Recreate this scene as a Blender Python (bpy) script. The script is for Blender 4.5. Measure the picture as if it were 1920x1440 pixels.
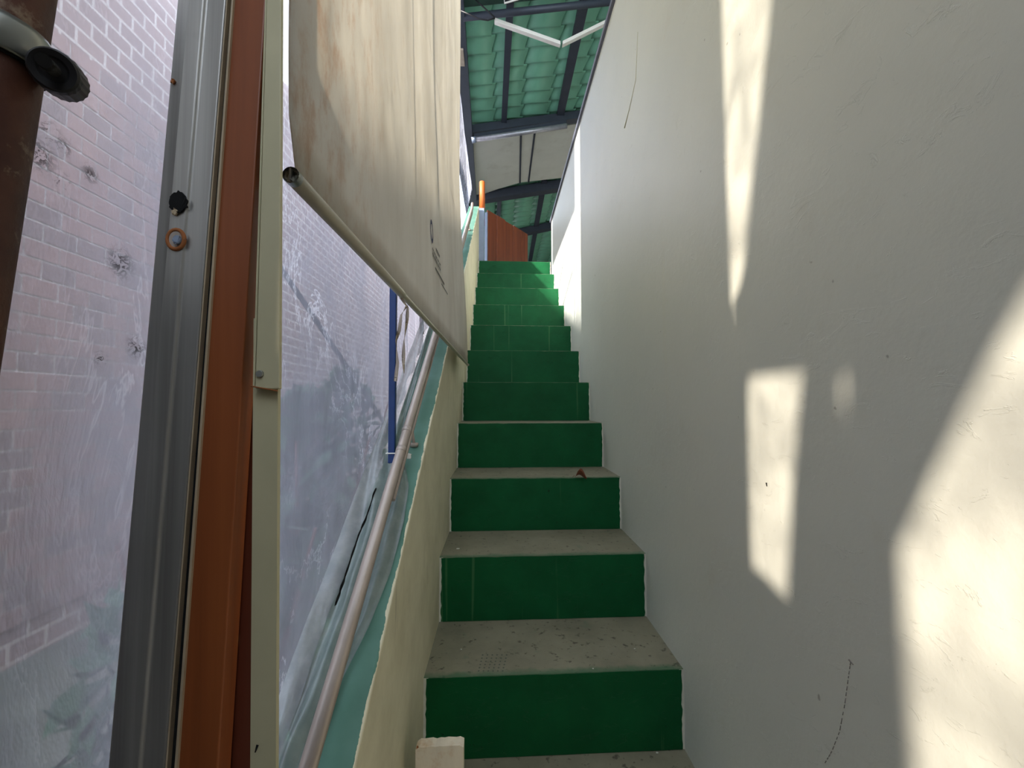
import bpy, math, random
from mathutils import Vector, Matrix, noise
random.seed(7)
for o in list(bpy.data.objects): bpy.data.objects.remove(o)
SC = bpy.context.scene
COL = SC.collection

# ------------------------------------------------------------------ camera, sky, sun, exposure
EYE = 1.43
FPX, YAW, PITCH = 820.0, math.radians(1.77), math.radians(2.79)
cam_d = bpy.data.cameras.new('camera'); cam_d.sensor_width = 36; cam_d.lens = FPX/1920*36
cam_d.clip_start = .01
cam = bpy.data.objects.new('camera', cam_d); COL.objects.link(cam)
cam.location = (0, 0, EYE); cam.rotation_euler = (math.pi/2+PITCH, 0, -YAW)
SC.camera = cam
SC.view_settings.view_transform = 'Standard'; SC.view_settings.look = 'None'
SC.view_settings.gamma = 1; SC.view_settings.use_curve_mapping = False
SC.view_settings.exposure = 0.85
world = bpy.data.worlds.new('sky'); SC.world = world; world.use_nodes = True
bg = world.node_tree.nodes['Background']; bg.inputs[0].default_value = (.76, .86, 1, 1); bg.inputs[1].default_value = 3.0
SA, SK = .81, .54                    # sun travel per metre of x: forward, down
SUNDIR = Vector((1, SA, -SK)).normalized()
sd = bpy.data.lights.new('sun', 'SUN'); sd.energy = 15; sd.angle = math.radians(1.6); sd.color = (1, .92, .82)
sun = bpy.data.objects.new('sun', sd); COL.objects.link(sun)
sun.rotation_euler = SUNDIR.to_track_quat('-Z', 'Y').to_euler(); sun.location = (-6, -4, 6)

# ------------------------------------------------------------------ helpers
_f = Vector((math.sin(YAW)*math.cos(PITCH), math.cos(YAW)*math.cos(PITCH), math.sin(PITCH)))
_r = Vector((math.cos(YAW), -math.sin(YAW), 0)); _u = _r.cross(_f); _c = Vector((0, 0, EYE))
def P(px, py, x=None, y=None, z=None):
    """world point whose view ray passes photo position px,py on the given plane"""
    d = _f + _r*((px-960)/FPX) + _u*((720-py)/FPX)
    t = x/d.x if x is not None else y/d.y if y is not None else (z-EYE)/d.z
    return _c + d*t
def srgb(*c):
    return tuple((v/255/12.92 if v/255 <= .04045 else ((v/255+.055)/1.055)**2.4) for v in c)+(1,)
def lerp(a, b, t): return a+(b-a)*t

class MB:
    def __init__(s): s.v = []; s.f = []; s.smooth = []
    def add(s, vs, fs, smooth=False):
        n = len(s.v); s.v += [tuple(v) for v in vs]
        s.f += [tuple(i+n for i in f) for f in fs]; s.smooth += [smooth]*len(fs); return s
    def box(s, a, b, M=None):
        (x0, y0, z0), (x1, y1, z1) = a, b
        vs = [Vector(p) for p in ((x0,y0,z0),(x1,y0,z0),(x1,y1,z0),(x0,y1,z0),(x0,y0,z1),(x1,y0,z1),(x1,y1,z1),(x0,y1,z1))]
        if M: vs = [M @ v for v in vs]
        return s.add(vs, [(3,2,1,0),(4,5,6,7),(0,1,5,4),(1,2,6,5),(2,3,7,6),(3,0,4,7)])
    def hexa(s, lo, hi):
        n = len(lo); return s.add(list(lo)+list(hi), [tuple(range(n))[::-1], tuple(range(n, 2*n))]+[(i,(i+1)%n,n+(i+1)%n,n+i) for i in range(n)])
    def tube(s, pts, r, n=12, cap=True):
        pts = [Vector(p) for p in pts]; rs = r if isinstance(r, (list, tuple)) else [r]*len(pts)
        vs = []; prev = None
        for i, p in enumerate(pts):
            t = (pts[min(i+1, len(pts)-1)]-pts[max(i-1, 0)]).normalized()
            if prev is None:
                a = Vector((0,0,1)) if abs(t.z) < .9 else Vector((1,0,0))
                prev = t.cross(a).normalized()
            prev = (prev-t*prev.dot(t)).normalized(); q = t.cross(prev)
            for k in range(n):
                an = 2*math.pi*k/n; vs.append(p+(prev*math.cos(an)+q*math.sin(an))*rs[i])
        fs = [(i*n+k, i*n+(k+1)%n, (i+1)*n+(k+1)%n, (i+1)*n+k) for i in range(len(pts)-1) for k in range(n)]
        s.add(vs, fs, True)
        if cap:
            m = len(s.v)-len(vs); s.f += [tuple(m+k for k in range(n))[::-1], tuple(m+(len(pts)-1)*n+k for k in range(n))]; s.smooth += [False, False]
        return s
    def grid(s, fn, nu, nv, smooth=True):
        vs = [fn(i/nu, j/nv) for i in range(nu+1) for j in range(nv+1)]
        w = nv+1
        return s.add(vs, [(i*w+j, (i+1)*w+j, (i+1)*w+j+1, i*w+j+1) for i in range(nu) for j in range(nv)], smooth)
    def sheet(s, fn, nu, nv, off, smooth=True):
        """grid with real thickness: fn for one face, offset vector for the other, closed rim"""
        n0 = len(s.v); s.grid(fn, nu, nv, smooth)
        o = Vector(off); n1 = len(s.v)
        s.grid(lambda u, v: Vector(fn(1-u, v))+o, nu, nv, smooth)
        w = nv+1
        A = lambda i, j: n0+i*w+j
        B = lambda i, j: n1+(nu-i)*w+j
        rim = []
        for i in range(nu): rim += [(A(i,0),B(i,0),B(i+1,0),A(i+1,0)), (A(i+1,nv),B(i+1,nv),B(i,nv),A(i,nv))]
        for j in range(nv): rim += [(A(0,j+1),B(0,j+1),B(0,j),A(0,j)), (A(nu,j),B(nu,j),B(nu,j+1),A(nu,j+1))]
        s.f += rim; s.smooth += [False]*len(rim); return s
    def mesh(s, name):
        me = bpy.data.meshes.new(name); me.from_pydata(s.v, [], s.f); me.update()
        me.polygons.foreach_set('use_smooth', s.smooth); return me
    def build(s, name, mat, parent=None, bevel=0, **kw):
        return obj(name, s.mesh(name), mat, parent, bevel, **kw)
def obj(name, me, mat, parent=None, bevel=0, label=None, cat=None, group=None, kind=None):
    o = bpy.data.objects.new(name, me); COL.objects.link(o)
    if mat is not None and not me.materials:
        for m in (mat if isinstance(mat, (list, tuple)) else [mat]): me.materials.append(m)
    if parent is not None:
        o.parent = parent
        o.matrix_parent_inverse = Matrix.Translation(parent.location).inverted() if parent.type == 'EMPTY' else Matrix()
    if bevel:
        b = o.modifiers.new('bevel', 'BEVEL'); b.width = bevel; b.segments = 2; b.limit_method = 'ANGLE'
    return tag(o, label, cat, group, kind)
def tag(o, label=None, cat=None, group=None, kind=None):
    if label: o['label'] = label
    if cat: o['category'] = cat
    if group: o['group'] = group
    if kind: o['kind'] = kind
    return o
def thing(name, loc, label, cat, group=None, kind=None):
    o = bpy.data.objects.new(name, None); COL.objects.link(o); o.location = loc; o.empty_display_size = .05
    return tag(o, label, cat, group, kind)

# ------------------------------------------------------------------ materials
class NT:
    def __init__(s, name):
        s.m = bpy.data.materials.new(name); s.m.use_nodes = True; s.t = s.m.node_tree; s.t.nodes.clear()
        s.out = s.n('ShaderNodeOutputMaterial'); s.co = s.n('ShaderNodeNewGeometry').outputs['Position']
    def n(s, typ, ins=None, **kw):
        nd = s.t.nodes.new(typ)
        for k, v in kw.items(): setattr(nd, k, v)
        for k, v in (ins or {}).items(): s.put(nd.inputs[k], v)
        return nd
    def put(s, sock, v):
        if isinstance(v, bpy.types.NodeSocket): s.t.links.new(v, sock)
        else: sock.default_value = v
    def map(s, scale=(1,1,1), loc=(0,0,0), rot=(0,0,0)):
        return s.n('ShaderNodeMapping', {'Vector': s.co, 'Scale': scale, 'Location': loc, 'Rotation': rot}).outputs[0]
    def noise(s, scale=5, det=4, rough=.55, stretch=None, dist=0):
        return s.n('ShaderNodeTexNoise', {'Vector': s.map(stretch) if stretch else s.co, 'Scale': scale, 'Detail': det, 'Roughness': rough, 'Distortion': dist}).outputs['Fac']
    def ramp(s, fac, a, b, ca=0., cb=1.):
        return s.n('ShaderNodeMapRange', {'Value': fac, 'From Min': a, 'From Max': b, 'To Min': ca, 'To Max': cb}).outputs[0]
    def math(s, op, a, b=0.):
        return s.n('ShaderNodeMath', {0: a, 1: b}, operation=op).outputs[0]
    def mix(s, fac, a, b, mode='MIX'):
        nd = s.n('ShaderNodeMix', data_type='RGBA', blend_type=mode)
        s.put(nd.inputs[0], fac); s.put(nd.inputs[6], a); s.put(nd.inputs[7], b); return nd.outputs[2]
    def bump(s, h, strength=.3, dist=.01):
        return s.n('ShaderNodeBump', {'Height': h, 'Strength': strength, 'Distance': dist}).outputs[0]
    def sep(s):
        return s.n('ShaderNodeSeparateXYZ', {0: s.co}).outputs
    def pbr(s, col, rough=.6, metal=0., normal=None, spec=.4):
        b = s.n('ShaderNodeBsdfPrincipled', {'Base Color': col, 'Roughness': rough, 'Metallic': metal, 'Specular IOR Level': spec})
        if normal is not None: s.put(b.inputs['Normal'], normal)
        s.t.links.new(b.outputs[0], s.out.inputs[0]); return s.m
    def blob(s, p, r):
        d = s.n('ShaderNodeVectorMath', {0: s.co, 1: p}, operation='DISTANCE').outputs['Value']
        return s.ramp(d, r, r*.25)

def plain(name, col, rough=.6, metal=0., var=.18, scale=14, bump=.15, stretch=None, dirt=None, spec=.4):
    t = NT(name); nz = t.noise(scale, 5, .6, stretch)
    c = t.mix(t.ramp(nz, .3, .75), tuple(v*(1-var) for v in col[:3])+(1,), tuple(min(1, v*(1+var)) for v in col[:3])+(1,))
    if dirt: c = t.mix(t.ramp(t.noise(scale*.45, 6, .7), .56, .72), c, dirt)
    return t.pbr(c, rough, metal, t.bump(nz, bump, .004), spec)

def m_wall():
    t = NT('white_plaster'); s = t.sep()
    big = t.noise(1.6, 3); mid = t.noise(9, 5, .6); fine = t.noise(60, 4, .6)
    c = t.mix(t.ramp(big, .35, .7), srgb(216, 219, 211), srgb(207, 211, 205))
    c = t.mix(t.ramp(mid, .62, .8, 0, .25), c, srgb(196, 190, 172))
    drip = t.noise(7, 3, .5, (1, 1.6, .06))
    c = t.mix(t.ramp(drip, .68, .80, 0, .2), c, srgb(206, 200, 168))
    speck = t.noise(38, 2, .5)
    c = t.mix(t.ramp(speck, .77, .80, 0, .5), c, srgb(90, 84, 76))
    h = t.math('ADD', t.math('MULTIPLY', mid, .8), t.math('MULTIPLY', fine, .35))
    scr = t.noise(16, 6, .7, (1, 1, 2.2), 1.2)
    h = t.math('ADD', h, t.math('MULTIPLY', t.ramp(scr, .6, .64), .5))
    return t.pbr(c, .42, 0, t.bump(h, .32, .006), .35)
def m_parapet():
    t = NT('cream_and_teal_paint'); s = t.sep()
    # hand painted border between cream side and teal top, wandering along the edge
    wob = t.math('MULTIPLY', t.math('SUBTRACT', t.noise(13, 5, .65), .5), .017)
    above = t.math('SUBTRACT', s['Z'], t.math('MULTIPLY', s['Y'], PSLOPE))
    k = t.math('GREATER_THAN', t.math('ADD', t.math('SUBTRACT', -.1835, s['X']), wob), 0)
    k2 = t.math('GREATER_THAN', above, PZ0-.02)
    teal = t.mix(t.ramp(t.noise(6, 5), .35, .7), srgb(72, 116, 98), srgb(102, 144, 130))
    nz = t.noise(10, 5, .65)
    cream = t.mix(t.ramp(nz, .35, .75), srgb(226, 220, 192), srgb(205, 198, 168))
    cream = t.mix(t.ramp(t.noise(9, 5, .7, (1, 3, .35)), .63, .72, 0, .6), cream, srgb(150, 140, 112))
    c = t.mix(t.math('MULTIPLY', k, k2), cream, teal)
    return t.pbr(c, .55, 0, t.bump(nz, .2, .004))
def m_riser():
    t = NT('green_gloss_paint')
    nz = t.noise(8, 5, .65); st = t.noise(42, 2, .5, (1, 1, .02)); cr = t.noise(11, 6, .75, (1, 1, 3), 1.5)
    c = t.mix(t.ramp(nz, .3, .75), srgb(4, 70, 36), srgb(10, 86, 46))
    c = t.mix(t.ramp(st, .69, .75, 0, .22), c, srgb(110, 150, 105))
    c = t.mix(t.ramp(t.noise(45, 3, .6), .72, .76, 0, .7), c, srgb(18, 34, 22))
    h = t.math('ADD', nz, t.math('MULTIPLY', t.ramp(cr, .60, .63), .6))
    return t.pbr(c, .6, 0, t.bump(h, .5, .004), .2)
def m_tread():
    t = NT('worn_beige_concrete')
    nz = t.noise(7, 6, .65); sp = t.noise(55, 3, .6); gr = t.noise(9, 5, .7)
    c = t.mix(t.ramp(nz, .3, .75), srgb(120, 116, 97), srgb(146, 141, 120))
    c = t.mix(t.ramp(sp, .61, .70, 0, .75), c, srgb(64, 56, 44))
    c = t.mix(t.ramp(gr, .60, .72, 0, .5), c, srgb(96, 118, 96))
    s = t.sep()                       # green paint smeared over the front edges
    ph = t.math('FRACT', t.math('DIVIDE', t.math('SUBTRACT', t.math('SUBTRACT', s['Y'], YL-RUN*8), t.math('MULTIPLY', t.math('ADD', s['X'], .18), SKEW/.644)), RUN))
    lap = t.math('MULTIPLY', t.ramp(t.math('ADD', ph, t.math('MULTIPLY', t.noise(22, 4, .7), .16)), .17, .085), .8)
    c = t.mix(lap, c, srgb(60, 104, 74))
    return t.pbr(c, .7, 0, t.bump(sp, .25, .003))
def m_wood(name, a, b, scale=30, axis=(1, 1, .05), rough=.45):
    t = NT(name); g = t.noise(scale, 6, .6, axis, .4); k = t.noise(5, 4, .6, (1, 1, .35))
    c = t.mix(t.ramp(g, .3, .72), a, b); c = t.mix(t.ramp(k, .62, .74, 0, .55), c, tuple(v*.45 for v in a[:3])+(1,))
    c = t.mix(t.ramp(t.noise(70, 2, .5, (1, 1, .4)), .75, .8, 0, .4), c, srgb(196, 140, 96))
    return t.pbr(c, rough, 0, t.bump(g, .2, .002))
def m_alu():
    t = NT('brushed_aluminium'); g = t.noise(90, 4, .6, (1, 1, .015)); d = t.noise(9, 5, .65)
    c = t.mix(t.ramp(g, .3, .7), srgb(150, 148, 144), srgb(186, 185, 182))
    c = t.mix(t.ramp(d, .6, .75, 0, .4), c, srgb(120, 112, 100))
    r = t.ramp(d, .3, .7, .36, .5)
    return t.pbr(c, r, .75, t.bump(g, .05, .001))
def m_rust():
    t = NT('rusty_brown_metal'); a = t.noise(60, 6, .7); b = t.noise(25, 5, .6)
    c = t.mix(t.ramp(b, .35, .62), srgb(52, 26, 24), srgb(92, 58, 46)); c = t.mix(t.ramp(a, .56, .7), c, srgb(150, 132, 112))
    return t.pbr(c, .5, .3, t.bump(a, .3, .002))
def m_film(name='clear_plastic_film', c0=.22, c1=.48):
    t = NT(name)
    big = t.noise(3.2, 4, .55); fine = t.noise(24, 6, .7, (1, 1, .55), 1.2); wr = t.noise(5.5, 6, .66, (1, 1, .42), .9)
    ridge = t.math('ABSOLUTE', t.math('SUBTRACT', wr, .5))
    crease = t.ramp(ridge, .012, 0., 0, .9)                       # thin whitened crease lines
    crease = t.math('MULTIPLY', crease, t.math('MULTIPLY', t.ramp(t.noise(2.6, 3), .42, .62), t.ramp(t.sep()['Y'], .45, .62, .35, 1)))
    h = t.math('ADD', t.math('MULTIPLY', fine, .5), t.math('MULTIPLY', t.ramp(ridge, .12, 0.), .5))
    nrm = t.bump(h, .35, .006)
    clear = t.ramp(t.noise(11, 4, .6, (1, 1, .45), .6), .3, .7, c0, c1)
    clear = t.math('MULTIPLY', clear, t.ramp(crease, 0, 1, 1, .35))
    tr = t.n('ShaderNodeBsdfTransparent', {'Color': (.96, .97, 1, 1)}).outputs[0]
    smudge = None
    for (px, py, r, th) in SMUDGES:
        m = t.math('MULTIPLY', t.blob(P(px, py, x=FILMX), r), t.ramp(t.noise(150, 5, .7, (1, .8, 1), 1.6), th, th+.05))
        smudge = m if smudge is None else t.math('MAXIMUM', smudge, m)
    smudge = t.math('MULTIPLY', smudge, .95)
    col = t.mix(crease, srgb(150, 153, 167), srgb(216, 221, 234)); col = t.mix(smudge, col, srgb(26, 26, 34))
    tl = t.n('ShaderNodeBsdfTranslucent', {'Color': col, 'Normal': nrm}).outputs[0]
    df = t.n('ShaderNodeBsdfDiffuse', {'Color': col, 'Normal': nrm}).outputs[0]
    gl = t.n('ShaderNodeBsdfGlossy', {'Color': (.9, .93, 1, 1), 'Roughness': .28, 'Normal': nrm}).outputs[0]
    a = t.n('ShaderNodeMixShader', {0: .34, 1: tl, 2: df}).outputs[0]
    clear = t.math('MULTIPLY', clear, t.ramp(smudge, 0, 1, 1, .2))
    b = t.n('ShaderNodeMixShader', {0: clear, 1: a, 2: tr}).outputs[0]
    c = t.n('ShaderNodeMixShader', {0: .06, 1: b, 2: gl}).outputs[0]
    t.t.links.new(c, t.out.inputs[0]); return t.m
def m_sun_pane():  # added unseen pane: tint weakens the sun, mottling dapples its patches
    t = NT('sun_dimming_pane'); nz = t.noise(15, 3, .5, (1, 1, .5), .9); n2 = t.noise(46, 3, .6, (1, 1, .6))
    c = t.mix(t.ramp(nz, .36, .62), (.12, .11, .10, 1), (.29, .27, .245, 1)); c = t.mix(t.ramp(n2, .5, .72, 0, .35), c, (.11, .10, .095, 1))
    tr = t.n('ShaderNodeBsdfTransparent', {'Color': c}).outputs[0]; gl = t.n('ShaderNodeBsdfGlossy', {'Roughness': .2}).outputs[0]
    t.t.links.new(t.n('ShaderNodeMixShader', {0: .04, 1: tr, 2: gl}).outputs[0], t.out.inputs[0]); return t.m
def m_blind():
    t = NT('cream_blind_fabric'); s = t.sep()
    a = t.noise(6, 5, .65, (1, 1.6, .5)); f = t.noise(30, 6, .75, (1, 1.4, .7)); v = t.noise(20, 3, .55, (1, 1, .04))
    c = t.mix(t.ramp(a, .35, .7), srgb(226, 222, 211), srgb(212, 207, 195))
    c = t.mix(t.ramp(f, .55, .72, 0, .2), c, srgb(190, 170, 140))
    left = t.math('MULTIPLY', t.ramp(s['Y'], .62, .36), t.ramp(f, .46, .64))   # brown water stain on the near end
    c = t.mix(t.math('MULTIPLY', left, .38), c, srgb(186, 140, 100))
    h = t.math('ADD', v, t.math('MULTIPLY', f, .3)); nrm = t.bump(h, .3, .004)
    df = t.n('ShaderNodeBsdfDiffuse', {'Color': c, 'Normal': nrm}).outputs[0]
    tl = t.n('ShaderNodeBsdfTranslucent', {'Color': c, 'Normal': nrm}).outputs[0]
    t.t.links.new(t.n('ShaderNodeMixShader', {0: .5, 1: df, 2: tl}).outputs[0], t.out.inputs[0]); return t.m
def m_brickwall():
    t = NT('far_brickwork')
    b = t.n('ShaderNodeTexBrick', {'Vector': t.n('ShaderNodeCombineXYZ', {0: t.sep()['Y'], 1: t.sep()['Z']}).outputs[0], 'Color1': srgb(170, 146, 142), 'Color2': srgb(156, 136, 134),
        'Mortar': srgb(206, 196, 190), 'Scale': 1, 'Mortar Size': .010, 'Brick Width': .205, 'Row Height': .11})
    return t.pbr(b.outputs['Color'], .9)

FILMX = -.33
SL, SR = -.18, .464
RUN, RISE, YL, ZB, SKEW = .2725, .194, 1.10, .576, .016     # stairs
PSLOPE, PZ0 = .679, .582                 # sloping parapet top: z = PZ0 + PSLOPE*y
SMUDGES = [(80, 290, .016, .47), (125, 275, .009, .50), (172, 325, .010, .47), (230, 492, .018, .48), (120, 340, .011, .55), (255, 650, .013, .49), (190, 672, .008, .50), (100, 250, .012, .56)]
M = dict(wall=m_wall(), parapet=m_parapet(), riser=m_riser(), tread=m_tread(), alu=m_alu(), rust=m_rust(), film=m_film(), blind=m_blind(), farbrick=m_brickwall(), film_sun=m_film('sun_passing_film', .50, .72), sun_pane=m_sun_pane(),
    door_wood=m_wood('varnished_red_wood', srgb(112, 56, 26), srgb(150, 82, 42)), dark_wood=m_wood('dark_stained_wood', srgb(70, 32, 22), srgb(96, 48, 32)),
    gate_wood=m_wood('orange_brown_boards', srgb(104, 50, 27), srgb(138, 72, 40), 24), cream=plain('cream_painted_steel', srgb(188, 182, 150), .5, 0, .06, 20, .1),
    black=plain('black_plastic', srgb(26, 26, 30), .5), gap=plain('dark_rubber', srgb(10, 9, 10), .9), edge=plain('beige_edge_strip', srgb(176, 158, 132), .6),
    steel=plain('dark_steel_paint', srgb(60, 67, 78), .5, .2, .12, 9, .1), tile=plain('mint_green_sheet', srgb(120, 184, 156), .42, 0, .10, 5, .1),
    deck=plain('dark_green_deck', srgb(40, 66, 56), .8), board=plain('grey_white_board', srgb(206, 210, 200), .7, 0, .05, 4, .08, None, srgb(188, 190, 178)),
    pipe=plain('galvanised_pipe', srgb(178, 166, 156), .42, .4, .14, 40, .2, (1, .3, .3)), zinc=plain('zinc_tube', srgb(168, 170, 176), .4, .6, .2, 30, .2),
    silver=plain('silver_clamp', srgb(150, 152, 148), .32, .85, .08, 30, .1), blue=plain('blue_plastic', srgb(9, 48, 104), .4, 0, .08),
    white=plain('white_plastic', srgb(224, 222, 214), .45, 0, .05), grey=plain('grey_blue_paint', srgb(128, 140, 160), .5, 0, .08), orange=plain('orange_brown_pipe', srgb(190, 98, 44), .45, 0, .1),
    bar=plain('grey_beige_bar', srgb(176, 170, 152), .35, .1, .08, 25, .05), strap=plain('grey_strap', srgb(168, 156, 142), .8), plank=plain('flaking_white_wood', srgb(226, 214, 192), .8, 0, .1, 30, .5, (1, 1, .3), srgb(206, 176, 140)),
    rustpaint=plain('rust_stain', srgb(150, 92, 52), .9), floor=plain('floor_concrete', srgb(74, 72, 66), .85), ground=plain('outside_ground', srgb(92, 96, 86), .95, 0, .3, 3),
    trim=plain('grey_trim', srgb(104, 106, 122), .5), brick=plain('pink_brick', srgb(172, 144, 140), .9, 0, .14, 6, .4), brick2=plain('grey_brick', srgb(156, 137, 136), .9, 0, .14, 6, .4), mortar=plain('pale_mortar', srgb(210, 205, 203), .95),
    leaf=plain('dry_leaf', srgb(110, 62, 40), .8), green=plain('shrub_leaves', srgb(40, 74, 52), .7, 0, .35, 20), ink=plain('blue_black_ink', srgb(36, 44, 84), .7), ink2=plain('grey_ink', srgb(104, 104, 96), .8),
    sun_block=plain('sun_block_blue_grey', srgb(120, 136, 150), .8), pencil=plain('pencil_grey', srgb(140, 137, 133), .9), hem=None, paintedge=plain('white_wall_paint', srgb(206, 204, 190), .6), paintrun=plain('yellowish_paint_run', srgb(196, 194, 170), .5), darkhole=plain('black_hole', srgb(8, 8, 8), .95), board2=plain('sun_blocker_brown', srgb(150, 126, 96), .8))

# ------------------------------------------------------------------ the setting
ROOF0, RSLOPE = 4.95, .165
def roofz(x): return ROOF0+RSLOPE*(x+.3)
def Q(px, py, dz=0):
    """point on the sloping roof plane (dz below it) seen at px,py"""
    z = ROOF0
    for _ in range(30): p = P(px, py, z=z); z = roofz(p.x)-dz
    return P(px, py, z=z)

MB().box((-.36, -1.6, -.08), (2.6, 12, 0)).build('floor', M['floor'], label='dim concrete floor at the foot of the stairs', cat='floor', kind='structure')
MB().box((-12, -12, -.10), (-.36, 26, -.02)).build('ground', M['ground'], label='bare ground outside beyond the plastic sheet', cat='ground', kind='structure')
WTOP = 3.045
MB().box((.464, -1.6, 0), (.60, 3.775, WTOP)).build('wall_right', M['wall'], label='tall white plastered wall right of the green stairs', cat='wall', kind='structure')
wr = bpy.data.objects['wall_right']
MB().box((.452, -1.6, WTOP), (.61, 3.79, WTOP+.022)).build('trim_1', M['trim'], label='dark grey capping along the top of the white wall', cat='trim', kind='structure')
# parapet on the left
y0, y1 = .335, 3.93
pz = lambda y: PZ0+PSLOPE*y
prof = [(y0, .0), (y1, .0), (y1, pz(y1)), (y0, pz(y0))]
mb = MB(); N = 40
lo = [(-.18, y, z) for y, z in prof]; hi = [(-.272, y, z) for y, z in prof]
mb.hexa(hi, lo)
mb.build('wall_left', M['parapet'], bevel=.004, label='low sloping parapet wall, cream side and teal top, left of stairs', cat='wall', kind='structure')
MB().box((-.36, -1.0, 0), (2.7, -.9, 2.3)).build('wall_back', M['dark_wood'], label='dark wooden wall behind the viewer', cat='wall', kind='structure')
MB().box((2.6, -1.72, 0), (2.7, 12, 5.6)).build('wall_far_right', M['wall'], label='outer wall beyond the white stair wall', cat='wall', kind='structure')
MB().box((-.36, 12, 0), (2.7, 12.1, 5.6)).build('wall_far', M['deck'], label='dark end wall under the far roof', cat='wall', kind='structure')
MB().box((-.27, 4.12, 0), (2.6, 12, 2.70)).build('floor_upper', M['floor'], label='upper landing floor at the head of the stairs', cat='floor', kind='structure')

# roof: dark deck carrying tiles, purlins, beams and ceiling boards
def slab(y_0, y_1, x_0, x_1, d0, d1):
    lo = [(x, y, roofz(x)+d0) for x, y in ((x_0, y_0), (x_1, y_0), (x_1, y_1), (x_0, y_1))]
    hi = [(x, y, roofz(x)+d1) for x, y in ((x_0, y_0), (x_1, y_0), (x_1, y_1), (x_0, y_1))]
    return MB().hexa(lo, hi)
ceil = slab(-1.0, 12.1, -.6, 2.7, .06, .12).build('ceiling', M['deck'], label='pitched roof of mint green tile sheets on dark steel', cat='roof', kind='structure')
TL, TW = .335, .212
def tile_mesh():
    ss = lambda t: t*t*(3-2*t)
    def fn(u, v):
        e = .040*(1-ss(min(1, v/.85)))
        x = u*(TL+.012)+e; h = .020*ss(min(1, v/.8))
        return Vector((x, v*(TW-.002), RSLOPE*x+.024*(1-u)-h+.012))
    return MB().sheet(fn, 1, 10, (0, 0, .005)).mesh('roof_tile')
tm = tile_mesh(); tm.materials.append(M['tile'])
for j in range(42):
    y = 3.20+j*TW+(.006 if (j//4) % 2 else 0)
    if 5.50 < y < 6.85: continue
    for i in range(6):
        x = -.42+i*TL
        o = bpy.data.objects.new('roof_tile', tm); COL.objects.link(o); o.parent = ceil; o.location = (x, y, roofz(x))
def ybar(name, pa, pb, w, h, mat, drop):
    a, b = Q(*pa, drop), Q(*pb, drop); d = (b-a); d.z = 0; d.normalize(); e = Vector((-d.y, d.x, 0))*w/2
    vs = lambda dz: [a-e+Vector((0,0,dz)), b-e+Vector((0,0,dz)), b+e+Vector((0,0,dz)), a+e+Vector((0,0,dz))]
    return MB().hexa(vs(0), vs(h)).build(name, mat, ceil)
ybar('purlin', (957, 2), (944, 250), .065, .05, M['steel'], .045)
ybar('purlin', (1102, -25), (1048, 230), .09, .05, M['steel'], .045)
ybar('purlin', (938, 360), (930, 470), .07, .05, M['steel'], .045)
ybar('purlin', (1021, 340), (994, 490), .09, .05, M['steel'], .045)
def xbeam(name, pa, pb, depth, h, mat, drop, ext=.5):
    a, b = Q(*pa, drop), Q(*pb, drop); b = b+(b-a)*ext
    lo = [a, b, b+Vector((0, depth, 0)), a+Vector((0, depth, 0))]
    return MB().hexa(lo, [p+Vector((0, 0, h)) for p in lo]).build(name, mat, ceil)
xbeam('roof_beam', (872, 250), (1065, 224), .10, .10, M['steel'], .11, .3)
xbeam('roof_beam', (893, 376), (1050, 352), .16, .14, M['steel'], .15, .3)
xbeam('roof_beam', (960, 442), (1036, 426), .18, .12, M['steel'], .13, .3)
xbeam('roof_beam', (868, -6), (1150, -34), .1, .05, M['deck'], .06, .1)
a, b = Q(868, 33, .13), Q(1148, 3, .13)
MB().tube([a, lerp(a, b, .5), b+(b-a)*.2], .03, 12).build('strut_tube', M['steel'], ceil)
# white ceiling boards with cover strips
pts = [Q(*p, .055) for p in ((884, 262), (1085, 232), (1058, 333), (977, 342), (935, 354), (890, 370))]
bd = MB().hexa(pts, [p+Vector((0, 0, .012)) for p in pts]).build('ceiling_board', M['board'], ceil)
for pa, pb in (((977, 248), (975, 343)), ((1003, 246), (991, 341))):
    a, b = Q(*pa, .055), Q(*pb, .055); e = Vector((.012, 0, 0))
    MB().hexa([a-e-Vector((0,0,.01)), b-e-Vector((0,0,.01)), b+e-Vector((0,0,.01)), a+e-Vector((0,0,.01))], [a-e, b-e, b+e, a+e]).build('cover_strip', M['steel'], bd)
# eave beam over the plastic sheet
a, b = P(870, 20, z=4.80), P(893.5, 375, z=4.80); d = (b-a).normalized(); a2 = a-d*5.0; b2 = b+d*1.5
ev = [a2+Vector((-.105, 0, 0)), a2, b2, b2+Vector((-.105, 0, 0))]
MB().hexa(ev, [p+Vector((0, 0, .12)) for p in ev]).build('eave_beam', M['steel'], ceil)
bp = P(867, 108, z=4.79)
MB().box((bp.x-.03, bp.y-.10, 4.782), (bp.x+.015, bp.y+.10, 4.80)).build('bracket_plate', M['strap'], ceil)

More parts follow.
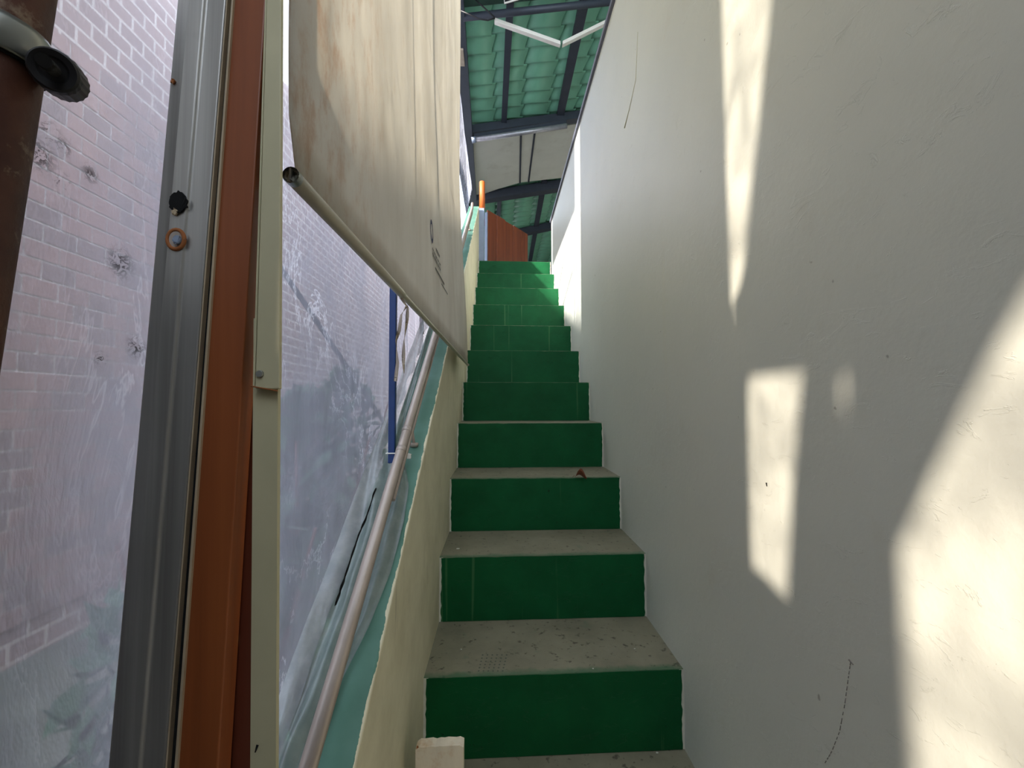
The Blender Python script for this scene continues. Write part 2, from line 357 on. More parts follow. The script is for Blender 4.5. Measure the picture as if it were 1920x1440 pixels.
# neighbour's brick wall outside, sloping top
BX = -2.7
def btop(y): return 1.718+SK*2.535+.34*(min(y, 7)+1.67)
ys = (-1.75, 22)
lo = [(BX, ys[0], -.02), (BX, ys[1], -.02), (BX, ys[1], btop(ys[1])), (BX, 7, btop(7)), (BX, 4.4, btop(4.4)), (BX, 4.3, 5.0), (BX, 2.0, 5.0), (BX, 1.99, btop(1.99)), (BX, ys[0], btop(ys[0]))]
wo = MB().hexa([(x-.25, y, z) for x, y, z in lo], lo).build('wall_outside', M['farbrick'], label='pale pinkish brick wall of next building, faint through plastic', cat='wall', kind='structure')
bw, bh, g = .205, .11, .016
bm = MB().box((0, 0, 0), (.0075, bw-g, bh-g)).mesh('brick'); bm.materials.append(M['brick'])
bm2 = MB().box((0, 0, 0), (.006, bw-g, bh-g)).mesh('brick'); bm2.materials.append(M['brick2'])
MB().box((BX, 1.9, .2), (BX+.003, 3.95, 3.70)).build('mortar_bed', M['mortar'], wo)
nb = 0
for r in range(32):
    for k in range(9):
        y = 2.02+k*bw+(bw/2 if r % 2 else 0); z = .2+r*bh
        o = bpy.data.objects.new('brick', random.choice((bm, bm, bm2))); COL.objects.link(o); o.parent = wo; o.location = (BX+.002, y, z); nb += 1

# ------------------------------------------------------------------ staircase
SL, SR = -.18, .464
RUN, RISE, YL, ZB, SKEW = .2725, .194, 1.10, .576, .016
st = thing('staircase', (0, 1, 0), 'narrow concrete stairs with dark green risers and worn beige treads', 'staircase')
def jag(n, a): return [random.uniform(-a, a) for _ in range(n)]
for k in range(-2, 12):
    yf = YL+RUN*(k-1); ztop = ZB+RISE*k; zb = ztop-RISE
    if k == -2: zb = 0
    yb = yf+RUN+.02 if k < 11 else 4.14
    b0 = max(0, zb-.25)
    lo = [(SL, yf, b0), (SR, yf+SKEW, b0), (SR, yb+SKEW, b0), (SL, yb, b0)]
    step = MB().hexa(lo, [(x, y, ztop) for x, y, _ in lo]).build('step', M['tread'], st)
    # green painted face with a slightly ragged hand-painted outline
    n = 26; pts_b = []; pts_t = []
    w = SR-SL; jl, jr = jag(17, .0034), jag(17, .0034)
    def fn(u, v):
        x = SL+.004+(w-.008)*u
        if u == 0: x += abs(jl[int(v*16)])
        if u == 1: x -= abs(jr[int(v*16)])
        t = ztop-.001+(-.0035*abs(noise.noise((u*21, k*3.1, 0))) if v == 1 else 0)
        return Vector((x, yf+SKEW*(x-SL)/w-.002-.0012*noise.noise((u*6, v*3, k)), lerp(zb+.002, t, v)))
    MB().sheet(fn, n, 16, (0, .004, 0), False).build('riser', M['riser'], step)
    for xa_, sg_ in ((SL, 1), (SR, -1)):
        ye = yf+(SKEW if sg_ < 0 else 0)
        MB().box((min(xa_, xa_+.011*sg_), ye-.0009, zb+.001), (max(xa_, xa_+.011*sg_), ye+.002, ztop-.001)).build('paint_edge', M['paintedge'], step)
# shoe print of small dots on the lowest whole tread, next to the edge
def tread_pt(px, py, k): return P(px, py, z=ZB+RISE*k+.0006)
mb = MB()
for i in range(6):
    for j in range(6):
        q = tread_pt(905+i*9-j*1.5, 1228+j*6, 1); r_ = .0024
        mb.add([q+Vector((r_*math.cos(a), r_*math.sin(a)*1.3, 0)) for a in [n*math.pi/3 for n in range(6)]], [tuple(range(6))])
mb.build('shoe_print', M['ground'], [o for o in COL.objects if o.name.startswith('step')][3])

# ------------------------------------------------------------------ plastic sheet along the left
ps = thing('plastic_sheet', (FILMX, 2.0, 0), 'crumpled translucent plastic sheet hung between roof edge and sloping parapet', 'plastic sheet')
def film_at(y, v):
    zb_ = .12 if y < .30 else lerp(.12, pz(y)-.16, min(1, (y-.30)/.25))
    zt = 4.79
    z = lerp(zb_, zt, v)
    dx = .016*noise.noise((y*1.3, z*.8, 3))+.006*noise.noise((y*5, z*4, 9))+.0035*noise.noise((y*14, z*9, 1))
    k_ = min(1, max(0, (z-2.6)/1.6)); dx -= .095*k_*k_*(3-2*k_)*min(1, max(0, (y-1.2)/.8))
    h = z-pz(y)
    if y > 1.1: dx += .006*math.sin(y*38+3*noise.noise((y*3, z*2, 5)))*max(0, 1-h/.7)*min(1, (y-1.1)/.2)   # gathered folds above the rail
    if y > 3.5: dx += .10*min(1, (y-3.5)/1.0)*math.sin(min(1, max(0, (z-3.0)/1.8))*math.pi)*.75
    return Vector((FILMX+dx, y, z))
for ya, yb, nu, mt in ((-.88, .27, 40, 'sun_pane'), (.27, 1.95, 130, 'film'), (1.95, 7.6, 150, 'film_sun')):  # far film made clearer so more sun reaches the upper steps
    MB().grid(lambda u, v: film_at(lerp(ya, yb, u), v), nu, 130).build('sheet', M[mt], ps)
# gathered hem lying on the parapet, slipping under the rail
def lin(tab, t):
    for (a, va), (b, vb) in zip(tab, tab[1:]):
        if t <= b: return lerp(va, vb, max(0, (t-a)/(b-a)))
    return tab[-1][1]
edge_in = [(.36, -.262), (.45, -.240), (.58, -.236), (.66, -.222), (.72, -.204), (.80, -.192), (.90, -.190), (.98, -.197), (1.03, -.215), (1.08, -.245), (1.2, -.25), (1.5, -.252), (1.9, -.258)]
def hem_fn(u, v):
    y = lerp(.36, 1.85, u); xi = lin(edge_in, y); xo = -.300
    x = lerp(xo, xi, v)
    fold = .009*math.sin(v*15+y*9+2.5*noise.noise((y*5, v*2, 0)))+.006*noise.noise((y*16, v*6, 2))
    z = pz(y)+.016+fold*(.35+.65*math.sin(v*math.pi))+.03*max(0, .35-v)*(1+noise.noise((y*8, 0, 0)))
    if v > .92: z -= .008
    if x < -.268: z = pz(y)+.012+ (z-pz(y)-.012)*.8
    return Vector((x, y, max(z, pz(y)+.005)))
t_h = NT('milky_plastic_hem'); hz = t_h.noise(26, 5, .65)
_n = t_h.bump(hz, .3, .004); _c1 = t_h.mix(t_h.ramp(hz, .35, .7), srgb(120, 130, 130), srgb(150, 156, 154))
_d = t_h.n('ShaderNodeBsdfDiffuse', {'Color': _c1, 'Normal': _n}).outputs[0]; _t = t_h.n('ShaderNodeBsdfTransparent').outputs[0]
_g = t_h.n('ShaderNodeBsdfGlossy', {'Roughness': .3, 'Normal': _n}).outputs[0]
_m = t_h.n('ShaderNodeMixShader', {0: .42, 1: _d, 2: _t}).outputs[0]; _m = t_h.n('ShaderNodeMixShader', {0: .07, 1: _m, 2: _g}).outputs[0]
t_h.t.links.new(_m, t_h.out.inputs[0]); M['hem'] = t_h.m
MB().grid(hem_fn, 150, 26).build('gathered_hem', M['hem'], ps)
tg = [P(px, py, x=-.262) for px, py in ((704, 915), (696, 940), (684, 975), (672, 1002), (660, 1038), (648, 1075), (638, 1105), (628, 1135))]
def shadow_gap_fn(u, v):
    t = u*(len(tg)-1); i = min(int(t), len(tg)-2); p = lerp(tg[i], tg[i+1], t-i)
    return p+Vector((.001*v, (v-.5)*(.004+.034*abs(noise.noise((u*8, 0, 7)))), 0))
MB().sheet(shadow_gap_fn, 40, 1, (.0006, 0, 0)).build('shadow_gap', M['darkhole'], ps)  # black strip painting the shade in the gap between sheet and parapet
for q_ in (((-.40, 1.965, 4.7), (-.345, 1.965, 1.75)), ((-.36, 2.95, 1.9+.55), (-.36, 2.02, 2.72)), ((-.36, 3.0, 2.62), (-.36, 2.30, 2.95))):
    MB().tube(q_, .010, 4).build('shadow_slat', M['gate_wood'], ps)  # unseen slats added to cast thin shadow lines across the upper sun patch
MB().box((FILMX-.045, 1.92, 2.62+SK*.839), (FILMX-.04, 3.02, 4.86)).build('sun_block_patch', M['sun_block'], ps)  # unseen opaque patch added to cut the sun off above the upper wall

# ------------------------------------------------------------------ handrail, blue post, cable tie
hr = thing('handrail', (-.22, .5, pz(.5)), 'galvanised steel pipe handrail running up along the parapet top', 'handrail')
hz_ = lambda y: pz(y)+.062
hp = lambda y: Vector((-.221, y, hz_(y)))
MB().tube([hp(.345), hp(1.2), hp(2.2), hp(3.55), hp(3.66)+Vector((-.004, 0, .02)), hp(3.70)+Vector((-.012, 0, -.01))], .0108, 16).build('pipe', M['pipe'], hr)
for y in (1.06, 1.0, 2.65):
    MB().tube([hp(y), hp(y+.012)], .0119, 16).build('joint_collar', M['pipe'], hr)
vz = lambda y: hp(y)+Vector((.009, 0, -.016))
MB().tube([vz(.90), vz(3.5)], .0042, 8).build('under_bar', M['pipe'], hr)
for y in (1.10, 2.1, 3.1):
    q = hp(y); MB().tube([q+Vector((.004, 0, -.012)), q+Vector((.012, 0, -.062))], .004, 8).tube([q+Vector((.012, 0, -.064)), q+Vector((.012, 0, -.054))], .010, 10).build('bracket', M['pipe'], hr)
q0, q1 = P(735, 868, x=-.250), P(733, 530, x=-.250)
bpz = pz(q0.y)+.004
e = .0078
mb = MB().hexa([(-.250-e, q0.y-e, bpz), (-.250+e, q0.y-e, bpz), (-.250+e, q0.y+e, bpz), (-.250-e, q0.y+e, bpz)], [(-.256-e, q0.y-e, 2.65), (-.256+e, q0.y-e, 2.65), (-.256+e, q0.y+e, 2.65), (-.256-e, q0.y+e, 2.65)])
bpost = mb.build('blue_post', M['blue'], bevel=.0015, label='thin blue post standing on the parapet, tied to the handrail', cat='post')
mb = MB(); cz = 1.318
loop = [(-.2615, q0.y-.0105), (-.238, q0.y-.0105), (-.214, q0.y-.028), (-.2065, q0.y-.020), (-.2065, q0.y+.004), (-.228, q0.y+.0125), (-.2615, q0.y+.0115), (-.2615, q0.y-.0105)]
mb.tube([(x, y, cz+(.0 if x < -.22 else -.004)) for x, y in loop], .0016, 6)
ct = mb.build('cable_tie', M['white'], label='white cable tie binding blue post to the steel handrail', cat='cable tie')
MB().box((-.209, q0.y-.030, cz-.010), (-.201, q0.y-.022, cz)).build('tie_head', M['white'], ct)

# ------------------------------------------------------------------ roller blind
rb = thing('roller_blind', (-.15, 1.1, 1.60), 'large stained cream roller blind hanging beside the stairs', 'blind')
bl, br = P(546, 329, y=.338), P(877, 684, y=1.92)
def blind_fn(u, v):
    b = lerp(bl, br, u); z = lerp(b.z+.004, 4.55, v)
    top = Vector((lerp(-.168, -.172, u), lerp(.346, 1.905, u), 4.55))
    k = min(1, (z-b.z)/.9); k = k*k*(3-2*k)
    p = lerp(b, top, k); p = Vector((p.x, lerp(b.y, top.y, k), z))
    p.y += (-.010*math.sin(min(1, (z-b.z)/.30)*math.pi)*(1-u) if z-b.z < .30 else 0)*max(0, 1-u*6)+ .012*max(0, 1-u*14)*(1-min(1, (z-b.z)/.03))
    p.x += .003*math.sin(u*24+1.5*noise.noise((u*4, z, 0)))*min(1, (z-b.z)/.3)+.004*noise.noise((u*5, z*1.5, 4))*min(1, (z-b.z)/.2)
    return p
fab = MB().sheet(blind_fn, 90, 70, (-.0012, 0, 0)).build('fabric', M['blind'], rb)
mb = MB(); mb.tube([lerp(bl, br, t)+Vector((0, 0, 0)) for t in (.0, .06, .2, .5, 1)], .0050, 16, cap=False); bb = mb.build('bottom_bar', M['bar'], rb)
d = (br-bl).normalized()
mb = MB().tube([bl-d*.001, bl+d*.006], .0066, 16, cap=False).tube([bl+d*.004, bl+d*.005], .0058, 16)
mb.box(bl+Vector((-.0008, -.002, -.004)), bl+Vector((.0008, .004, .005)))
mb.build('end_cap', M['silver'], bb)
MB().tube([br-d*.002, br+d*.004], .0062, 12).build('end_cap', M['bar'], bb)
jq = P(762, 569, x=-.149); j0 = bl+d*((jq.y-bl.y)/d.y)
MB().tube([bl+d*.004, j0-d*.012, j0], [.0064, .0066, .0062], 16).build('joint_sleeve', M['bar'], bb)
for pts2, nm in (([(762, 574), (752, 590), (748, 620), (742, 640), (745, 680), (741, 715)], 0), ([(764, 576), (763, 600), (757, 640), (756, 670), (757, 700)], 1)):
    ps2 = [j0+d*.004+Vector((-.004, 0, -.003))]+[P(px, py, y=jq.y+.004+.004*nm) for px, py in pts2]; mb = MB(); n = 30
    def rfn(u, v):
        t = u*(len(ps2)-1); i = min(int(t), len(ps2)-2); p = lerp(ps2[i], ps2[i+1], t-i)
        tw = u*7+nm; return p+Vector((math.cos(tw)*(v-.5)*.005, math.sin(tw)*(v-.5)*.005, 0))
    mb.sheet(rfn, n, 1, (.0005, .0005, 0)).build('tie_strap', M['strap'], rb)
# printed mark: blue ring over small lettering
lp = P(806, 434, x=-.158)
def on_blind(y, z):
    u = (y-bl.y)/(br.y-bl.y); v = (z-bl.z)/(4.55-bl.z)
    p = Vector(blind_fn(max(0, min(1, u)), v)); return Vector((p.x+.0015, y, z))
mb = MB(); n = 24; R1, R2 = .027, .017
ring = [on_blind(lp.y+R*math.cos(2*math.pi*k/n)*.8, lp.z+R*math.sin(2*math.pi*k/n)) for R in (R1, R2) for k in range(n)]
mb.add(ring, [(k, (k+1) % n, n+(k+1) % n, n+k) for k in range(n)])
mb.build('printed_ring', M['ink'], fab)
mb = MB()
def stroke(ya, za, yb, zb, w=.0022):
    a, b = on_blind(lp.y+ya, lp.z+za), on_blind(lp.y+yb, lp.z+zb); dd = (b-a); nn = Vector((0, -dd.z, dd.y)).normalized()*w
    mb.add([a-nn, b-nn, b+nn, a+nn], [(0, 1, 2, 3)])
for gx in range(5):
    o_ = .006+gx*.026
    stroke(o_, -.037, o_+.016, -.037); stroke(o_+.008, -.032, o_+.008, -.055); stroke(o_, -.048, o_+.017, -.050); stroke(o_+.019, -.033, o_+.019, -.056)
stroke(.045, -.070, .19, -.070, .003); stroke(.06, -.018, .12, -.018, .003); stroke(.14, -.082, .25, -.082, .002)
mb.build('printed_lettering', M['ink2'], fab)
# cords added unseen behind the blind to throw shadow lines on it
MB().tube([(-.300, .69, 4.8), (-.300, .69, 1.86)], .0035, 8).build('shadow_cord', M['strap'], rb)
MB().tube([(-.302, .52, 2.55), (-.302, 1.62, 1.62+.55)], .0035, 8).build('shadow_cord', M['strap'], rb)

# ------------------------------------------------------------------ door jamb in the left foreground
JY = .305
def edge(p_top, p_bot, y, z):
    a, b = P(p_top, 0, y=y), P(p_bot, 1440, y=y); t = (z-b.z)/(a.z-b.z); return lerp(b, a, t).x
def upright(name, tl, bl_, tr, br_, depth, z0, z1, mat, y=JY, **kw):
    lo = [(edge(tl, bl_, y, z0), y, z0), (edge(tr, br_, y, z0), y, z0), (edge(tr, br_, y, z0), y+depth, z0), (edge(tl, bl_, y, z0), y+depth, z0)]
    hi = [(edge(tl, bl_, y, z1), y, z1), (edge(tr, br_, y, z1), y, z1), (edge(tr, br_, y, z1), y+depth, z1), (edge(tl, bl_, y, z1), y+depth, z1)]
    return MB().hexa(lo, hi).build(name, mat, **kw)
JZ = 1.93
# aluminium post, folded profile
def alu_sec(z):
    L, R = edge(322, 190, JY, z), edge(424, 309, JY, z); w = R-L
    return [Vector((L+w*a, JY+b, z)) for a, b in ((0, .016), (.02, .006), (.10, .0006), (.34, -.0012), (.60, -.0012), (.635, .0006), (.97, .0006), (1, .003), (1, .016))]
zs = [.0, .4, .8, 1.2, 1.6, JZ]
mb = MB(); secs = [alu_sec(z) for z in zs]; n = len(secs[0])
mb.add([p for s_ in secs for p in s_], [(i*n+k, i*n+(k+1) % n, (i+1)*n+(k+1) % n, (i+1)*n+k) for i in range(len(zs)-1) for k in range(n)]+[tuple(range(n))[::-1], tuple((len(zs)-1)*n+k for k in range(n))])
ap = thing('aluminium_post', (edge(256, 190, JY, 0), JY, 0), 'leaning bare aluminium door post with two punched holes', 'door post')
mb.build('profile', M['alu'], ap, bevel=.0006)
def disc(px, py, r, mat, name, jit, dy, par, sq=1.2):
    c = P(px, py, y=JY-.0012+dy); n = 32; mb = MB()
    ring = [c+Vector((r*math.cos(2*math.pi*k/n)*(1+random.uniform(-jit, jit)), -.0008*random.random(), r*sq*math.sin(2*math.pi*k/n)*(1+random.uniform(-jit, jit)))) for k in range(n)]
    mb.hexa(ring, [p+Vector((0, .0012, 0)) for p in ring]); return mb.build(name, mat, par)
disc(334, 379, .0062, M['darkhole'], 'punched_hole', .14, -.0010, ap)
mb = MB(); c = P(330, 449, y=JY-.0016)
mb.tube([c+Vector((.0056*math.cos(a), .0, .0068*math.sin(a))) for a in [k*math.pi/10 for k in range(21)]], .0014, 8, cap=False)
disc(330, 449, .0060, M['pipe'], 'bolt_seat', .1, -.0004, ap); mb.build('rusted_rim', M['rustpaint'], ap)
disc(331, 449, .0026, M['grey'], 'bolt_end', .15, -.0024, ap)
disc(324, 152, .0014, M['rustpaint'], 'rust_spot', .4, 0, ap); disc(327, 397, .0018, M['edge'], 'torn_burr', .4, -.0015, ap)
gp = upright('rubber_seal', 425.5, 311.5, 436, 327, .010, 0, JZ, M['gap'], y=JY+.005, label='black rubber seal in the gap beside the aluminium post', cat='seal')
for tl, b_, tr, br_, yy, dd in ((424.5, 310, 426.5, 313, JY+.001, .014), (434, 327, 437.5, 332, JY-.001, .016)):
    upright('lip', tl, b_, tr, br_, dd, 0, JZ, M['edge'], y=yy, parent=gp)
upright('wooden_board', 438, 333, 498, 408, .016, 0, JZ, M['door_wood'], y=JY+.001, bevel=.001, label='worn reddish varnished board beside the aluminium post', cat='board')
upright('wooden_board', 452, 400, 494, 470, .008, .189, JZ, M['dark_wood'], y=JY+.018, bevel=.001, label='darker brown board wedged behind the reddish varnished board', cat='board')
# cream steel cover strips: upper piece overlaps lower piece
sz = P(500, 729, y=JY).z
lowz = upright('cream_strip', 480, 469, 525, 517, .004, .189, sz+.05, M['cream'], y=JY+.006, label='lower cream painted steel cover strip, tapering under the joint', cat='cover strip')
ups = upright('cream_strip', 500, 457, 527, 520, .004, sz, JZ, M['cream'], y=JY+.0005, bevel=.0006, label='upper cream painted steel cover strip held by one screw', cat='cover strip')
upright('folded_edge', 497, 451, 500, 455, .012, sz+.002, JZ, M['cream'], y=JY+.0005, parent=ups)
c = P(487, 701, y=JY)
scw = MB().tube([c+Vector((0, .001, 0)), c+Vector((0, -.0012, 0))], [.0028, .0022], 14).build('screw', M['silver'], ups)
for zz, jj in ((726, 40),):
    ja, jb = P(471, 724, y=JY), P(521, 733, y=JY)
    MB().tube([ja+Vector((0, -.0002, 0)), jb+Vector((0, -.0002, 0))], .0005, 6).build('rust_line', M['rustpaint'], ups)
c = P(481, 1404, y=JY+.0058); MB().tube([c+Vector((-.0008, 0, -.0022)), c+Vector((.0006, 0, .0024))], [.0004, .0009], 6).build('dent', M['darkhole'], lowz)

# ------------------------------------------------------------------ rusty stand pole with clamp and knob
PY = .125
ra, rb_ = P(82, 132, y=PY), P(0, 660, y=PY)
nrm = (ra-_c).cross(rb_-_c)
def pole_axis(z):
    # stays on the sight plane of its right edge; leans back a little so that its foot stays inside the sheet
    t = (ra.z-z)/(ra.z); y = PY-.10*t if z < ra.z else PY
    x = -(nrm.y*y+nrm.z*(z-EYE))/nrm.x
    return Vector((x-.0140, y, z))
sp = thing('stand_pole', pole_axis(.0), 'rusty brown metal pole with silver clamp at far left', 'pole')
MB().tube([pole_axis(z) for z in (0.0, .4, .8, 1.2, ra.z, 1.75)], .0100, 28).build('shaft', M['rust'], sp)
ca, cb = pole_axis(P(60, 118, y=PY).z), pole_axis(P(60, 52, y=PY).z)
MB().tube([ca, ca+(cb-ca)*.08, ca+(cb-ca)*.8, cb], [.0112, .0117, .0117, .0104], 32).build('clamp_collar', M['silver'], sp)
MB().tube([ca+(cb-ca)*-.06, ca+(cb-ca)*.02], .0109, 32).build('collar_gasket', M['gap'], sp)
ka = P(100, 131, y=PY-.004); kb = P(121, 151, y=PY+.006)
kd = (kb-ka).normalized()
kn = MB(); ks = 40; axis = kd; s1 = axis.cross(Vector((0, 0, 1))).normalized(); s2 = axis.cross(s1)
def kring(c, r, rib=0): return [c+(s1*math.cos(2*math.pi*k/ks)+s2*math.sin(2*math.pi*k/ks))*(r+(rib if k % 2 else 0)) for k in range(ks)]
rings = [kring(ka, .0018), kring(ka, .0029), kring(ka-kd*.0005, .0034), kring(ka-kd*.0008, .0049), kring(ka, .0054), kring(ka+kd*.002, .0056, .0002), kring(kb, .0055, .0002), kring(kb+kd*.0014, .0046), kring(kb+kd*.0018, .0016)]
kn.add([p for r_ in rings for p in r_], [(i*ks+k, i*ks+(k+1) % ks, (i+1)*ks+(k+1) % ks, (i+1)*ks+k) for i in range(len(rings)-1) for k in range(ks)]+[tuple(range(ks))[::-1], tuple((len(rings)-1)*ks+k for k in range(ks))])
kno = kn.build('clamp_knob', M['black'], sp)
MB().tube([ka-kd*.010, ka-kd*.0004], .0017, 12).build('clamp_bolt', M['gap'], kno)

# ------------------------------------------------------------------ head of the stairs
gt = thing('plank_gate', (-.118, 4.52, 2.70), 'orange brown wooden plank panel standing at the top landing', 'gate')
ga, gb = P(914.5, 393, y=4.5), P(990, 437, y=5.157); gd = gb-ga; gd.z = 0; gl_ = gd.length; gd.normalize(); ge = Vector((gd.y, -gd.x, 0))
for i in range(5):
    s0, s1_ = gl_*i/5+.003, gl_*(i+1)/5-.003
    p0, p1 = ga+gd*s0, ga+gd*s1_; off = ge*(.004 if i % 2 else 0)
    base = [Vector((p.x, p.y, 2.70)) for p in (p0+off, p1+off, p1+off-ge*.02, p0+off-ge*.02)]
    MB().hexa(base, [Vector((p.x, p.y, ga.z+.003*math.sin(i*2.1))) for p in base]).build('plank', M['gate_wood'], gt, bevel=.004)
for zz in (2.85, 3.32):
    p0, p1 = ga-ge*.02, ga+gd*gl_-ge*.02
    base = [Vector((p.x, p.y, zz)) for p in (p0, p1, p1-ge*.03, p0-ge*.03)]
    MB().hexa(base, [p+Vector((0, 0, .07)) for p in base]).build('cross_rail', M['dark_wood'], gt)
p0 = ga-gd*.012
MB().hexa([Vector((p.x, p.y, 2.70)) for p in (p0, ga, ga-ge*.03, p0-ge*.03)], [Vector((p.x, p.y, ga.z-.03)) for p in (p0, ga, ga-ge*.03, p0-ge*.03)]).build('edge_strip', M['grey'], gt)
gy = 3.985
xa, xb = P(897, 440, y=gy).x, P(908, 440, y=gy).x; gz = P(900, 392, y=gy).z
MB().box((xa, gy-.025, 2.70), (xb, gy+.03, gz)).build('newel_post', M['grey'], bevel=.003, label='short grey post at the upper end of the parapet', cat='post')
oc = P(904, 385, y=gy+.003); ot = P(904, 341, y=gy+.003)
MB().tube([(oc.x, gy+.003, gz), (oc.x, gy+.003, ot.z-.004), (oc.x, gy+.003, ot.z)], [.0262, .0262, .0235], 20).build('orange_pipe', M['orange'], label='short orange brown pipe standing on the grey post', cat='pipe')

# ------------------------------------------------------------------ under the roof: trunking, cable, tube light, sign corner
TY = 3.55
tr_ = thing('cable_trunking', P(1053, 80, y=TY), 'white cable trunking sagging in a V under the green roof', 'trunking')
def trunk(pa, pb, ya, yb):
    a, b = P(*pa, y=ya), P(*pb, y=yb); h = Vector((0, 0, .032)); dd = Vector((0, .04, 0))
    lo = [a, b, b+dd, a+dd]; return MB().hexa(lo, [p+h for p in lo]).build('trunking_length', M['white'], tr_, bevel=.003)
trunk((927, 39), (1051, 83), TY, TY); trunk((1055, 83), (1146, 38), TY, TY+.05)
cbl = [P(px, py, y=TY-.01) for px, py in ((884, -8), (905, 12), (928, 33))]
cb2 = [P(px, py, y=TY-.01) for px, py in ((858, 18), (880, 27), (900, 36), (915, 38), (928, 34))]
MB().tube(cbl, .006, 8).tube(cb2, .006, 8).build('black_cable', M['black'], label='black cable looping to the white trunking end', cat='cable')
ta, tb = P(889, 262, y=5.30), P(1063, 236, y=5.22)
tf = thing('tube_fitting', lerp(ta, tb, .5), 'grey metal tube fixed under the roof beam before white board', 'tube fitting')
MB().tube([ta, lerp(ta, tb, .5), tb], .030, 14).build('tube', M['zinc'], tf)
dq = (tb-ta).normalized(); MB().tube([ta-dq*.03, ta+dq*.02], .036, 14).build('end_socket', M['grey'], tf)
e_ = Vector((0, .02, .03)); MB().hexa([ta+e_, tb+e_, tb+e_+Vector((0, .04, 0)), ta+e_+Vector((0, .04, 0))], [p+Vector((0, 0, .06)) for p in (ta+e_, tb+e_, tb+e_+Vector((0, .04, 0)), ta+e_+Vector((0, .04, 0)))]).build('mounting_rail', M['steel'], tf)
sgn = [P(px, py, y=3.3) for px, py in ((944, -30), (946, 7), (1000, -9), (998, -44))]
sg = MB().hexa(sgn, [p+Vector((0, .01, 0)) for p in sgn]).build('hanging_sign', M['black'], label='dark panel in a white frame hanging above trunking', cat='sign')
mb = MB(); mb.tube([p+Vector((0, -.004, 0)) for p in sgn+[sgn[0]]], .007, 8); mb.build('white_frame', M['white'], sg)

# ------------------------------------------------------------------ small things on the stairs
wpa, wpb = P(779, 1402, y=.86), P(869, 1397, y=.86)
pb_ = thing('broken_plank', (wpa.x+.04, .86, ZB-.0), 'broken white painted plank end standing beside the parapet', 'plank')
n = 12; pzb = ZB-RISE*0
top = [lerp(wpa, wpb, i/n)+Vector((0, 0, .0016*noise.noise((i*.9, 0, 0))-(.004 if i in (0, n) else 0))) for i in range(n+1)]
mb = MB(); zf = ZB+.001
fr = [Vector((p.x, .862, zf)) for p in top]; vs = fr+top+[p+Vector((0, .022, 0)) for p in fr]+[p+Vector((0, .022, random.uniform(-.001, .0015))) for p in top]; m_ = n+1
fs = [(i, i+1, m_+i+1, m_+i) for i in range(n)]+[(2*m_+i+1, 2*m_+i, 3*m_+i, 3*m_+i+1) for i in range(n)]+[(m_+i, m_+i+1, 3*m_+i+1, 3*m_+i) for i in range(n)]+[(i+1, i, 2*m_+i, 2*m_+i+1) for i in range(n)]+[(0, m_, 3*m_, 2*m_), (n, 2*m_+n, 3*m_+n, m_+n)]
mb.add(vs, fs); mb.build('wood_body', M['plank'], pb_)
for px in (783, 865):
    q = P(px, 1412, y=.8612); mb = MB(); ring = [q+Vector((.0035*math.cos(a)*(1+random.uniform(-.4, .4)), -.0004, .012*math.sin(a)*(1+random.uniform(-.4, .3)))) for a in [k*math.pi/6 for k in range(12)]]
    mb.hexa(ring, [p+Vector((0, .0008, 0)) for p in ring]).build('rust_streak', M['rustpaint'], pb_)
lq = P(1090, 898, z=ZB+RISE*3)
def leaf_fn(u, v):
    a = (u-.5)*.044; w = .017*math.sin(math.pi*min(1, .04+u*.95)); b = (v-.5)*2*w
    return lq+Vector((a*.9+b*.3, a*-.3+b, .004+.022*abs(v-.5)*2*math.sin(u*3.14)+.007*math.sin(u*5)+.004))
lf = thing('dead_leaf', lq, 'curled dry brown leaf lying on a beige tread', 'leaf')
MB().sheet(leaf_fn, 10, 6, (0, 0, .0006)).build('blade', M['leaf'], lf)
MB().tube([leaf_fn(0, .5), leaf_fn(0, .5)+Vector((-.006, .004, .002)), leaf_fn(0, .5)+Vector((-.012, .003, -.004))], .0008, 6).build('stalk', M['leaf'], lf)
for i, (px, py, k, s_, lab) in enumerate([(858, 1029, 2, .006, 'curled white paint flake near the parapet, third visible tread'), (938, 1416, 0, .006, 'largest white paint flake, right beside the broken plank'), (966, 1406, 0, .003, 'small white flake against the bottom green riser'), (1018, 1412, 0, .004, 'grey white flake in the middle of the bottom tread'), (1232, 1412, 0, .003, 'tiny white flake at the right end of the bottom tread'),
        (1190, 1217, 1, .002, 'tiny white speck on second tread, toward the white wall'), (865, 1218, 1, .0025, 'tiny white speck on second tread, left of the shoe print'), (1112, 1254, 1, .002, 'tiny white speck at the front edge of second tread')]):
    q = P(px, py, z=ZB+RISE*k); mb = MB(); n = 6
    ring = [q+Vector((s_*math.cos(a+i)*random.uniform(.6, 1.3), s_*math.sin(a+i)*random.uniform(.4, 1), .0003)) for a in [j*math.pi/3 for j in range(n)]]
    mb.hexa(ring, [p+Vector((0, 0, .0012)) for p in ring]).build('paint_flake', M['white'], label=lab, cat='paint flake', group='white paint flakes on the treads')
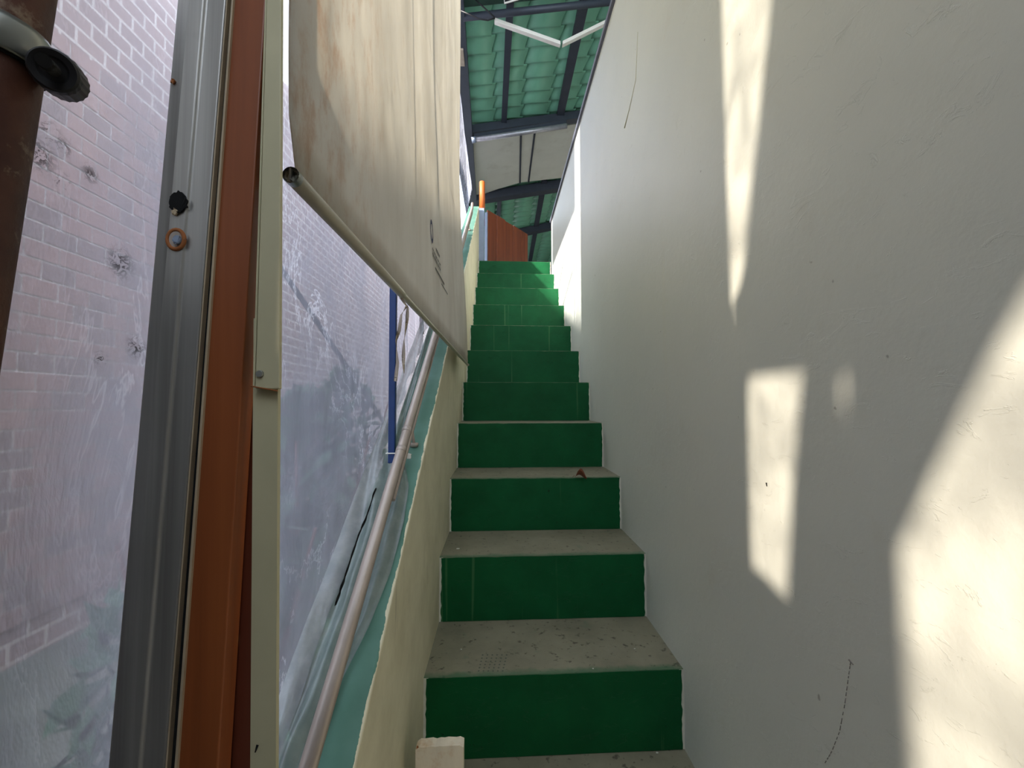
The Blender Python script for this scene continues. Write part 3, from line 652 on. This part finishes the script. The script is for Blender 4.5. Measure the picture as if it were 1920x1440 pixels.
# marks on the white wall
W = lambda px, py: P(px, py, x=.4636)
pl = [(1595, 1240), (1590, 1275), (1584, 1320), (1574, 1372), (1560, 1408), (1546, 1432)]
mb = MB()
for (a, b) in zip(pl, pl[1:]):
    for t in range(4):
        u0, u1 = t/4+random.uniform(0, .04), t/4+random.uniform(.14, .22)
        mb.tube([W(lerp(a[0], b[0], u0), lerp(a[1], b[1], u0)), W(lerp(a[0], b[0], u1), lerp(a[1], b[1], u1))], .0005, 5)
mb.build('pencil_line', M['pencil'], wr)
MB().tube([W(1592, 1237), W(1600, 1246)], [.0012, .0008], 6).build('scuff', M['pencil'], wr)
MB().tube([W(1437, 905), W(1438, 912)], [.0014, .0008], 6).build('scuff', M['darkhole'], wr)
MB().tube([W(1196, 60), W(1192, 150), W(1180, 205), W(1171, 240)], [.0008, .0014, .0014, .0026], 6).build('paint_run', M['paintrun'], wr)

# ------------------------------------------------------------------ outside, seen dimly through the plastic
def shrub(cx, cy, h, w, lab, seed):
    rnd = random.Random(seed); t = thing('shrub', (cx, cy, -.02), lab, 'shrub', 'shrubs outside the plastic sheet'); mb = MB()
    for i in range(900):
        a, r_, zz = rnd.uniform(0, 6.28), w*math.sqrt(rnd.random()), rnd.uniform(.05, 1)
        r_ *= math.sin(math.pi*min(.95, zz*.8+.15))
        c = Vector((cx+r_*math.cos(a), cy+r_*math.sin(a), zz*h)); d1 = Vector((rnd.uniform(-1, 1), rnd.uniform(-1, 1), rnd.uniform(-.6, 1))).normalized()*.07; d2 = d1.cross(Vector((rnd.uniform(-1, 1), rnd.uniform(-1, 1), 1))).normalized()*.028
        mb.add([c-d1, c+d2, c+d1, c-d2], [(0, 1, 2, 3)])
    mb.build('foliage', M['green'], t)
    mb = MB()
    for i in range(5):
        a = i*1.25; mb.tube([(cx, cy, 0), (cx+.4*w*math.cos(a), cy+.4*w*math.sin(a), h*.5), (cx+.7*w*math.cos(a), cy+.7*w*math.sin(a), h*.85)], [.014, .010, .005], 6)
    mb.build('stem', M['dark_wood'], t)
shrub(-.80, 1.35, 1.25, .36, 'low dark green shrub outside, nearest beyond the plastic', 3)
shrub(-.95, 2.2, 1.5, .45, 'dark green shrub outside, behind the blue post', 4)
shrub(-1.2, 3.4, 1.7, .5, 'dark green shrub outside, farthest up beyond the plastic', 5)
a, b = P(505, 470, x=-.75), P(640, 672, x=-.62)
MB().tube([a+(a-b)*.7, a, b, b+(b-a)*1.2], .009, 8).build('leaning_pole', M['steel'], label='thin pole leaning outside the plastic, showing as dark diagonal', cat='pole')
# added unseen blockers, outlined back along the sun to shape the white wall's patches
BXO = -.37
scr = thing('sun_blocker', (BXO, -.2, 0), 'patched plywood screen outside the plastic beside the doorway, with open slots', 'screen')
def wl(px, py): p = P(px, py, x=.464); return (p.y, p.z)
def sboard(pts, off=0):
    dx = .464-BXO; lo = [(BXO-off, y-SA*dx, max(-.02, z+SK*dx)) for y, z in pts]
    MB().hexa(lo, [(BXO-off-.012, y, z) for _, y, z in lo]).build('board', M['board2'], scr)
sboard([(-.44, 4.2), (.631, 2.055), (.812, 1.659), (.837, 1.64), (.845, 1.46), wl(1409, 700), wl(1510, 690), wl(1560, 690), wl(1830, 735), wl(1935, 540), (.2, 1.75), (.2, 4.2)])
sboard([wl(1409, 712), (.795, 1.53), (.832, 1.53), (.85, 1.40), (.98, 1.37), (.98, -.3), (.785, -.3), wl(1416, 1060)], .013)
sboard([wl(1512, 690), wl(1492, 900), wl(1482, 1130), wl(1422, 1068), wl(1402, 1060), (.785, -.3), (.46, -.3), wl(1700, 1270), wl(1690, 1030), wl(1760, 880), wl(1830, 735), wl(1596, 690), wl(1592, 880), wl(1574, 690)])
sboard([(.2, -.3), (.2, 4.2), (-.9, 4.2), (-.9, -.3)])
